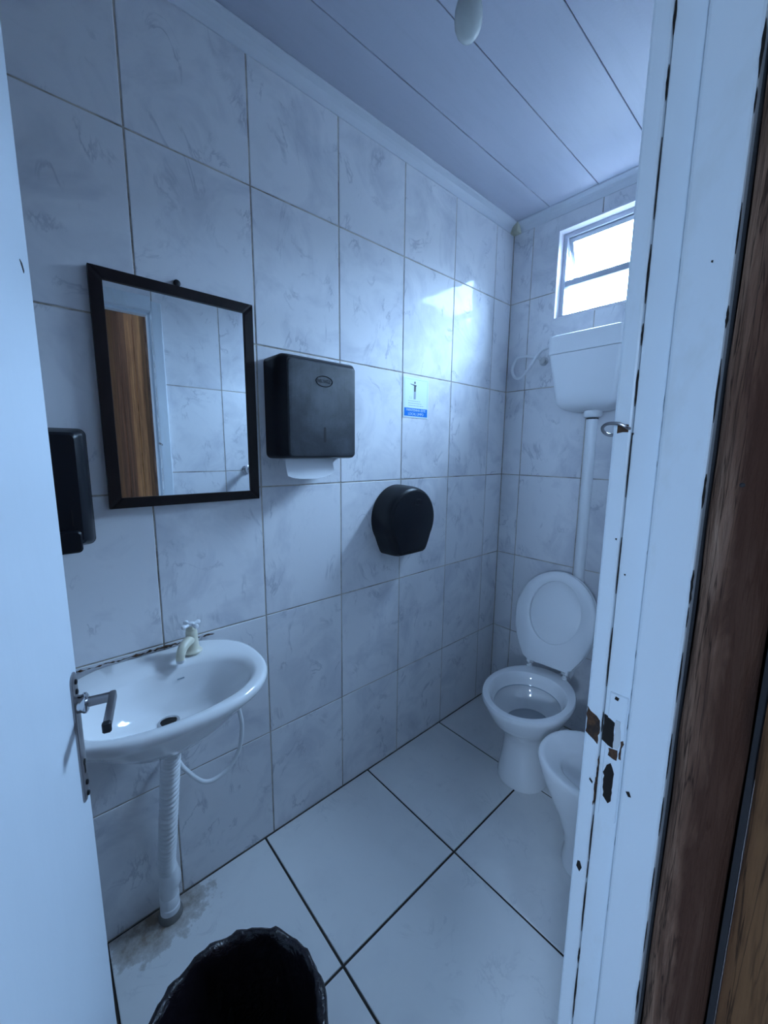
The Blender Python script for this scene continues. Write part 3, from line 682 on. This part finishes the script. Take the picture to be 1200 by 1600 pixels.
tp = thing('water_tap', 'cream plastic water tap with a white cross handle on the wash basin', 'tap', (.065, .060, .853))
bm = lathe(bmesh.new(), [(.0265, .0005), (.0265, .004), (.021, .009), (.0182, .018), (.0168, .040), (.0160, .058), (.0160, .062), (.0148, .064), (.0148, .071), (.009, .074), (.009, .080)], (.065, .060, .853), 'z', 24)
obj('tap_body', bm, 'cream', tp, smooth=True)
q = Vector((.72, -.69, 0)); b0 = Vector((.065, .060, .853))
pth = catmull([b0 + q * .004 + Vector((0, 0, .040)), b0 + q * .025 + Vector((0, 0, .041)), b0 + q * .048 + Vector((0, 0, .036)), b0 + q * .062 + Vector((0, 0, .022)), b0 + q * .065 + Vector((0, 0, .008))], 6)
obj('spout', tube(bmesh.new(), pth, [.0142 - .0028 * k / (len(pth) - 1) for k in range(len(pth))], 16), 'cream', tp, smooth=True)
obj('spout_ring', lathe(bmesh.new(), [(.0108, -.003), (.0112, .002), (.0105, .006)], tuple(b0 + q * .065 + Vector((0, 0, .004))), 'z', 16), 'plastic_grey', tp, smooth=True)
hc = b0 + Vector((0, 0, .083))
ch = obj('cross_handle', lathe(bmesh.new(), [(.008, -.006), (.0095, 0), (.008, .006), (.003, .008)], tuple(hc), 'z', 16), 'plastic_white', tp, smooth=True)
for k in range(4):
    a = math.radians(20 + 90 * k); d = Vector((math.cos(a), math.sin(a), 0))
    obj('handle_arm', tube(bmesh.new(), [hc + d * t for t in (.005, .015, .020, .024, .028, .030)], [.0052, .0046, .0070, .0074, .0056, .0015], 10), 'plastic_white', ch, smooth=True)

# drain pipe: corrugated trap hose
dp = thing('drain_pipe', 'white corrugated drain hose from the wash basin down to the floor', 'pipe', (.05, -.05, 0))
path = catmull([(.172, SY, .6815), (.150, -.034, .62), (.125, -.036, .53), (.102, -.041, .42), (.082, -.046, .31), (.060, -.050, .215), (.048, -.047, .17)], 54)
rad = [.0178 + .0080 * abs(math.sin(i * PI / 9.0)) ** .7 for i in range(len(path))]
obj('corrugated_hose', tube(bmesh.new(), path, rad, 18), 'plastic_white', dp, smooth=True, angle=1.5)
pth = catmull([(.049, -.047, .178), (.043, -.043, .150), (.044, -.040, .128), (.043, -.046, .108), (.043, -.048, .075)], 6)
obj('elbow', tube(bmesh.new(), pth, [.025 + .004 * math.sin(PI * k / (len(pth) - 1)) for k in range(len(pth))], 18), 'plastic_white', dp, smooth=True)
cf = lathe(bmesh.new(), [(.026, .020), (.028, .022), (.028, .040), (.0255, .042), (.0255, .052), (.0275, .054), (.0275, .074), (.025, .078)], (.043, -.048, 0), 'z', 24)
obj('coupling', cf, 'plastic_white', dp, smooth=True)
obj('floor_socket', lathe(bmesh.new(), [(.034, .0005), (.033, .014), (.029, .022), (.025, .022)], (.043, -.048, 0), 'z', 24), 'rubber', dp, smooth=True)
hs = catmull([(.030, .128, .745), (.040, .150, .715), (.060, .176, .66), (.07, .188, .59), (.07, .191, .535), (.07, .175, .462), (.068, .130, .414), (.064, .070, .412), (.052, .018, .48), (.03, .002, .52), (.002, -.002, .53)], 8)
sh = thing('supply_hose', 'thin white water hose looping below the wash basin', 'hose', (.07, .1, .41))
obj('hose', tube(bmesh.new(), hs, .0068, 12), 'plastic_white', sh, smooth=True)
obj('hose_nut', tube(bmesh.new(), [(.030, .122, .775), (.030, .128, .735)], .011, 8), 'plastic_white', sh)

# ------------------------------------------------------------------ waste bin with bag
BX, BY, BZ = .632, -.058, .35
wbn = thing('waste_bin', 'round waste bin lined with a shiny black plastic bag near the door', 'bin', (BX, BY, 0))
obj('bin_body', lathe(bmesh.new(), [(.128, .002), (.132, .006), (.160, .30), (.163, .335), (.159, .335), (.152, .25), (.125, .012)], (BX, BY, 0), 'z', 40), 'black', wbn, smooth=True)
rg = random.Random(11); nseg = 96
ph = [rg.uniform(0, 2 * PI) for _ in range(8)]
def wr_(t, a): return a * (math.sin(7 * t + ph[0]) + .7 * math.sin(13 * t + ph[1]) + .6 * math.sin(23 * t + ph[2]) + .4 * math.sin(37 * t + ph[3])) / 2.0
bagp = [(.166, .215, .005), (.169, .25, .004), (.172, .29, .0035), (.174, .325, .003), (.174, .343, .003), (.170, .353, .003), (.162, .356, .003), (.156, .349, .003), (.152, .335, .004), (.149, .30, .006), (.145, .24, .007), (.138, .16, .007), (.122, .07, .006), (.06, .045, .006)]
rings = []
for i, (r, z, a) in enumerate(bagp):
    rr = []
    for k in range(nseg):
        t = 2 * PI * k / nseg; rad_ = r + wr_(t + .12 * i, a); zz = z + (wr_(t * 1.0 + 2, .006) if z > .2 else 0)
        rr.append((BX + rad_ * math.cos(t), BY + rad_ * math.sin(t), zz))
    rings.append(rr)
obj('bag', loft(bmesh.new(), rings, False, True), 'bag', wbn, smooth=True, angle=2.5)

# ------------------------------------------------------------------ toilet
TR = math.radians(6); TC = Vector((.478, 1.30, 0))
def trot(x, y, z):      # toilet-local: -y is the front
    return (TC.x + x * math.cos(TR) - y * math.sin(TR), TC.y + x * math.sin(TR) + y * math.cos(TR), z)
def tring(a, bf, bb, z, cy=0.0, p=2.0, n=56, cx=0.0):
    out = []
    for k in range(n):
        t = 2 * PI * k / n; c, s = math.cos(t), math.sin(t); e = 2 / p
        out.append(trot(cx + a * math.copysign(abs(c) ** e, c), cy + (bb if s > 0 else bf) * math.copysign(abs(s) ** e, s), z))
    return out
to = thing('toilet', 'white ceramic toilet with raised seat in the back corner below the cistern', 'toilet', (TC.x, TC.y, 0))
ZT = .405
rings = [tring(.108, .135, .22, .001, .02, 2.3), tring(.110, .137, .22, .012, .02, 2.3), tring(.104, .130, .21, .05, .02, 2.3), tring(.096, .118, .20, .12, .02, 2.2), tring(.095, .115, .195, .18, .02, 2.1),
         tring(.105, .130, .195, .225, .02), tring(.132, .165, .205, .275, .01), tring(.160, .200, .215, .325, .0), tring(.178, .222, .228, .365, 0), tring(.186, .232, .24, .385, 0), tring(.187, .234, .242, .396, 0),
         tring(.183, .230, .238, .404, 0), tring(.176, .222, .230, ZT, 0), tring(.158, .203, .165, ZT - .001, 0), tring(.153, .198, .159, .399, 0), tring(.144, .190, .150, .376, 0), tring(.136, .182, .142, .353, 0), tring(.134, .180, .140, .349, 0),
         tring(.160, .203, .166, .348, 0), tring(.159, .202, .165, .332, 0), tring(.146, .19, .152, .310, 0), tring(.128, .165, .14, .285, .0), tring(.10, .125, .12, .245, .01), tring(.06, .07, .08, .19, .03)]
obj('bowl', loft(bmesh.new(), rings), 'ceramic', to, smooth=True, angle=0.65)
rg_ = tring(.1355, .1815, .1415, .3490); obj('rim_groove_shade', tube(bmesh.new(), rg_ + rg_[:2], .0021, 6), 'sign_grey', to)  # dark ring painted in as the shade of the groove under the rim
obj('water', loft(bmesh.new(), [tring(.095, .119, .116, z, .012) for z in (.2405, .2408)]), plain('water', (.35, .38, .42), .03), to)
# seat and cover, both folded up and leaning back
hy_, hz_ = .218, .425; lean = math.radians(15.5)
def up_ring(a, b0, b1, off, p=2.0, n=64, cut=None):
    """outline in the folded-up plane: v runs up from the hinge, off is the distance in front of the cover back"""
    out = []; vc = (b0 + b1) / 2; bb = (b1 - b0) / 2
    for k in range(n):
        t = 2 * PI * k / n; u = a * math.cos(t); v = vc + bb * math.sin(t)
        if cut is not None and v < cut[0]:
            u = math.copysign(min(abs(u) if abs(u) > 0 else 0, 9), u); 
        y = hy_ + v * math.sin(lean) - off * math.cos(lean); z = hz_ + v * math.cos(lean) + off * math.sin(lean)
        out.append(trot(u, y, z))
    return out
def seat_outline(s, off, n=64, inner=False):
    out = []
    for k in range(n):
        t = 2 * PI * k / n
        if inner: u, v = .118 * s * math.cos(t), .265 + .150 * s * math.sin(t)
        else:
            c, sn = math.cos(t), math.sin(t)
            if sn > 0: u, v = .188 * c, .238 + .222 * sn
            else:                                    # narrows to a straight hinge edge
                v = .238 + .226 * math.copysign(abs(sn) ** .62, sn); q_ = min(1.0, (.238 - v) / .226)
                u = math.copysign(.188 * (1 - .46 * q_ ** 1.9), c) if q_ < .995 else .188 * .54 * c / .35
                if abs(u) > .188: u = math.copysign(.188, u)
                if q_ >= .93: u = max(-.1016, min(.1016, .30 * c)); v = .012 if abs(.30 * c) < .1016 else v
            u *= s; v = .238 + (v - .238) * s
        y = hy_ + v * math.sin(lean) - off * math.cos(lean); z = hz_ + v * math.cos(lean) + off * math.sin(lean)
        out.append(trot(u, y, z))
    return out
obj('seat_cover', loft(bmesh.new(), [seat_outline(1.0, .000), seat_outline(1.012, .004), seat_outline(1.01, .013), seat_outline(.985, .016)]), 'plastic_white', to, smooth=True, angle=0.8)
obj('seat_ring', loft(bmesh.new(), [seat_outline(.985, .0165), seat_outline(1.0, .021), seat_outline(.995, .034), seat_outline(.95, .040), seat_outline(1.07, .040, inner=True), seat_outline(1.0, .035, inner=True), seat_outline(1.0, .0165, inner=True), seat_outline(.985, .0165)], False, False), 'plastic_white', to, smooth=True, angle=0.9)
for s in (-1, 1):
    hcx = s * .083
    bm = bmesh.new(); lathe(bm, [(.013, 0), (.013, .006), (.008, .010), (.008, .020)], trot(hcx, hy_ - .008, ZT - .002), 'z', 14)
    hg = obj('hinge', bm, 'plastic_white', to, smooth=True)
    obj('hinge_pin', tube(bmesh.new(), [trot(hcx - .016, hy_ - .006, hz_ + .004), trot(hcx + .016, hy_ - .006, hz_ + .004)], .007, 10), 'plastic_grey', hg, smooth=True)
    obj('hinge_block', tube(bmesh.new(), [trot(hcx + s * .006, hy_ - .012, hz_ + .002), trot(hcx + s * .006, hy_ + .002, hz_ + .045)], .010, 8), 'plastic_white', hg)
obj('flush_inlet', tube(bmesh.new(), [trot(0.0, .19, .345), (.480, 1.59, .345), (.492, 1.630, .346)], .028, 16), 'ceramic', to, smooth=True)
obj('floor_bolt', lathe(bmesh.new(), [(.018, .0005), (.018, .02), (.010, .03)], trot(.125, .10, 0), 'z', 14), 'cream', to, smooth=True)

# cistern, flush pipe, its hose
ci = thing('cistern', 'white plastic high-level flush cistern on the wall under the window', 'cistern', (.47, 1.68, 1.63))
def xz_ring(y, x0, x1, z0, z1, r): return [(a, y, c) for a, c in rrect(x0, x1, z0, z1, r, 5)]
def cring(z, s, e=0.0):
    # horizontal section, narrowing towards the bottom: s=1 top, 0 bottom
    x0 = .348 - .040 * s + e; x1 = .612 + .014 * s - e; yf = 1.615 - .020 * s + e
    return [(a, c, z) for a, c in rrect(x0, x1, yf, YB - .002, .022, 6)]
obj('tank', loft(bmesh.new(), [cring(1.632, 0, .055), cring(1.640, 0, .03), cring(1.652, 0, .012), cring(1.668, .05, .002), cring(1.70, .15), cring(1.80, .55), cring(1.885, .92)]), 'plastic_white', ci, smooth=True, angle=0.7)
obj('tank_lid', loft(bmesh.new(), [cring(1.8865, .92, -.001), cring(1.888, .92, -.003), cring(1.955, 1, -.003), cring(1.966, 1, 0), cring(1.970, 1, .010)]), 'plastic_white', ci, smooth=True, angle=0.7)
obj('outlet_collar', lathe(bmesh.new(), [(.036, 0), (.038, -.006), (.038, -.022), (.033, -.030)], (.495, 1.69, 1.6325), 'z', 24), 'plastic_white', ci, smooth=True)
fp = thing('flush_pipe', 'straight white plastic flush pipe between the cistern and the toilet', 'pipe', (.495, 1.69, .35))
pth = [(.495, 1.69, 1.600), (.4945, 1.69, 1.2), (.494, 1.69, .80), (.494, 1.69, .45)] + catmull([(.494, 1.69, .43), (.494, 1.688, .385), (.4935, 1.668, .357), (.493, 1.6325, .347)], 5)
obj('pipe', tube(bmesh.new(), pth, .0245, 20), 'plastic_white', fp, smooth=True)
obj('pipe_ring', lathe(bmesh.new(), [(.0255, 0), (.0255, .006)], (.495, 1.69, 1.594), 'z', 20), 'dark_metal', fp)
chs = thing('cistern_hose', 'small looped grey hose feeding the left side of the cistern', 'hose', (.2, 1.72, 1.83))
pth = catmull([(.204, 1.748, 1.905), (.195, 1.725, 1.915), (.172, 1.710, 1.922), (.130, 1.700, 1.929), (.090, 1.698, 1.922), (.067, 1.698, 1.872), (.090, 1.694, 1.828), (.132, 1.688, 1.828), (.182, 1.684, 1.880), (.225, 1.682, 1.932), (.262, 1.682, 1.944), (.300, 1.682, 1.946)], 7)
obj('hose', tube(bmesh.new(), pth, .0072, 10), 'plastic_white', chs, smooth=True)
obj('wall_outlet', lathe(bmesh.new(), [(.022, -.001), (.022, -.004), (.017, -.008), (.015, -.020), (.009, -.022)], (.210, YB, 1.900), 'y', 20), 'plastic_grey', chs, smooth=True)
obj('hose_nut', tube(bmesh.new(), [(.272, 1.682, 1.945), (.302, 1.682, 1.946)], .011, 8), 'plastic_white', chs)

# ------------------------------------------------------------------ bidet on the right wall, front towards -x
bi = thing('bidet', 'white ceramic bidet half hidden behind the door frame', 'bidet', (.86, 1.11, 0))
def bring(af, ab, b_, z, cx=.86, cy=1.11, p=2.2, n=56):
    out = []
    for k in range(n):
        t = 2 * PI * k / n; c, s = math.cos(t), math.sin(t); e = 2 / p
        out.append((min(cx + (ab if c > 0 else af) * math.copysign(abs(c) ** e, c), XR - .002), cy + b_ * math.copysign(abs(s) ** e, s), z))
    return out
rings = [bring(.105, .20, .105, .001), bring(.105, .20, .105, .02), bring(.100, .20, .100, .07), bring(.110, .21, .108, .13), bring(.140, .22, .125, .20), bring(.178, .235, .148, .27), bring(.202, .24, .165, .325), bring(.213, .245, .172, .36),
         bring(.213, .245, .173, .374), bring(.208, .243, .169, .382), bring(.200, .240, .163, .384), bring(.190, .12, .152, .380), bring(.168, .10, .130, .366), bring(.148, .09, .108, .352), bring(.138, .085, .098, .344),
         bring(.134, .08, .094, .335), bring(.118, .07, .085, .30), bring(.06, .03, .04, .262)]
obj('basin', loft(bmesh.new(), rings), 'ceramic', bi, smooth=True, angle=1.4)
obj('drain', lathe(bmesh.new(), [(.022, 0), (.022, .002), (.016, .003)], (.845, 1.11, .262), 'z', 18), 'chrome', bi, smooth=True)

# ------------------------------------------------------------------ valve on the right wall (seen in the mirror)
va = thing('wall_valve', 'chrome stop valve with round knob on the wall beside the doorway', 'valve', (XR, .715, 1.325))
obj('flange', lathe(bmesh.new(), [(.027, -.0005), (.027, -.004), (.018, -.010), (.012, -.012)], (XR, .715, 1.325), 'x', 24), 'chrome', va, smooth=True)
obj('stem', lathe(bmesh.new(), [(.011, -.010), (.011, -.040)], (XR, .715, 1.325), 'x', 16), 'chrome', va, smooth=True)
obj('knob', lathe(bmesh.new(), [(.012, -.038), (.022, -.044), (.025, -.056), (.022, -.070), (.010, -.074)], (XR, .715, 1.325), 'x', 20), 'chrome', va, smooth=True)

# ------------------------------------------------------------------ ceiling bulb
lb = thing('light_bulb', 'unlit white globe light bulb hanging from the ceiling', 'light bulb', (.585, .588, 2.6))
obj('globe', lathe(bmesh.new(), [(.0015, -.0455), (.010, -.0445), (.018, -.040), (.0255, -.031), (.0302, -.018), (.0315, -.004), (.0305, .010), (.027, .024), (.021, .038), (.017, .050), (.0155, .060)], (.585, .588, 2.412), 'z', 28), 'bulb', lb, smooth=True, angle=1.5)
obj('bulb_cap', lathe(bmesh.new(), [(.0135, .0595), (.0135, .080)], (.585, .588, 2.412), 'z', 20), 'chrome', lb, smooth=True)
obj('socket', lathe(bmesh.new(), [(.018, .070), (.020, .074), (.020, .120), (.032, .135), (.045, .172), (.045, .1875)], (.585, .588, 2.412), 'z', 24), 'plastic_white', lb, smooth=True, angle=0.8)
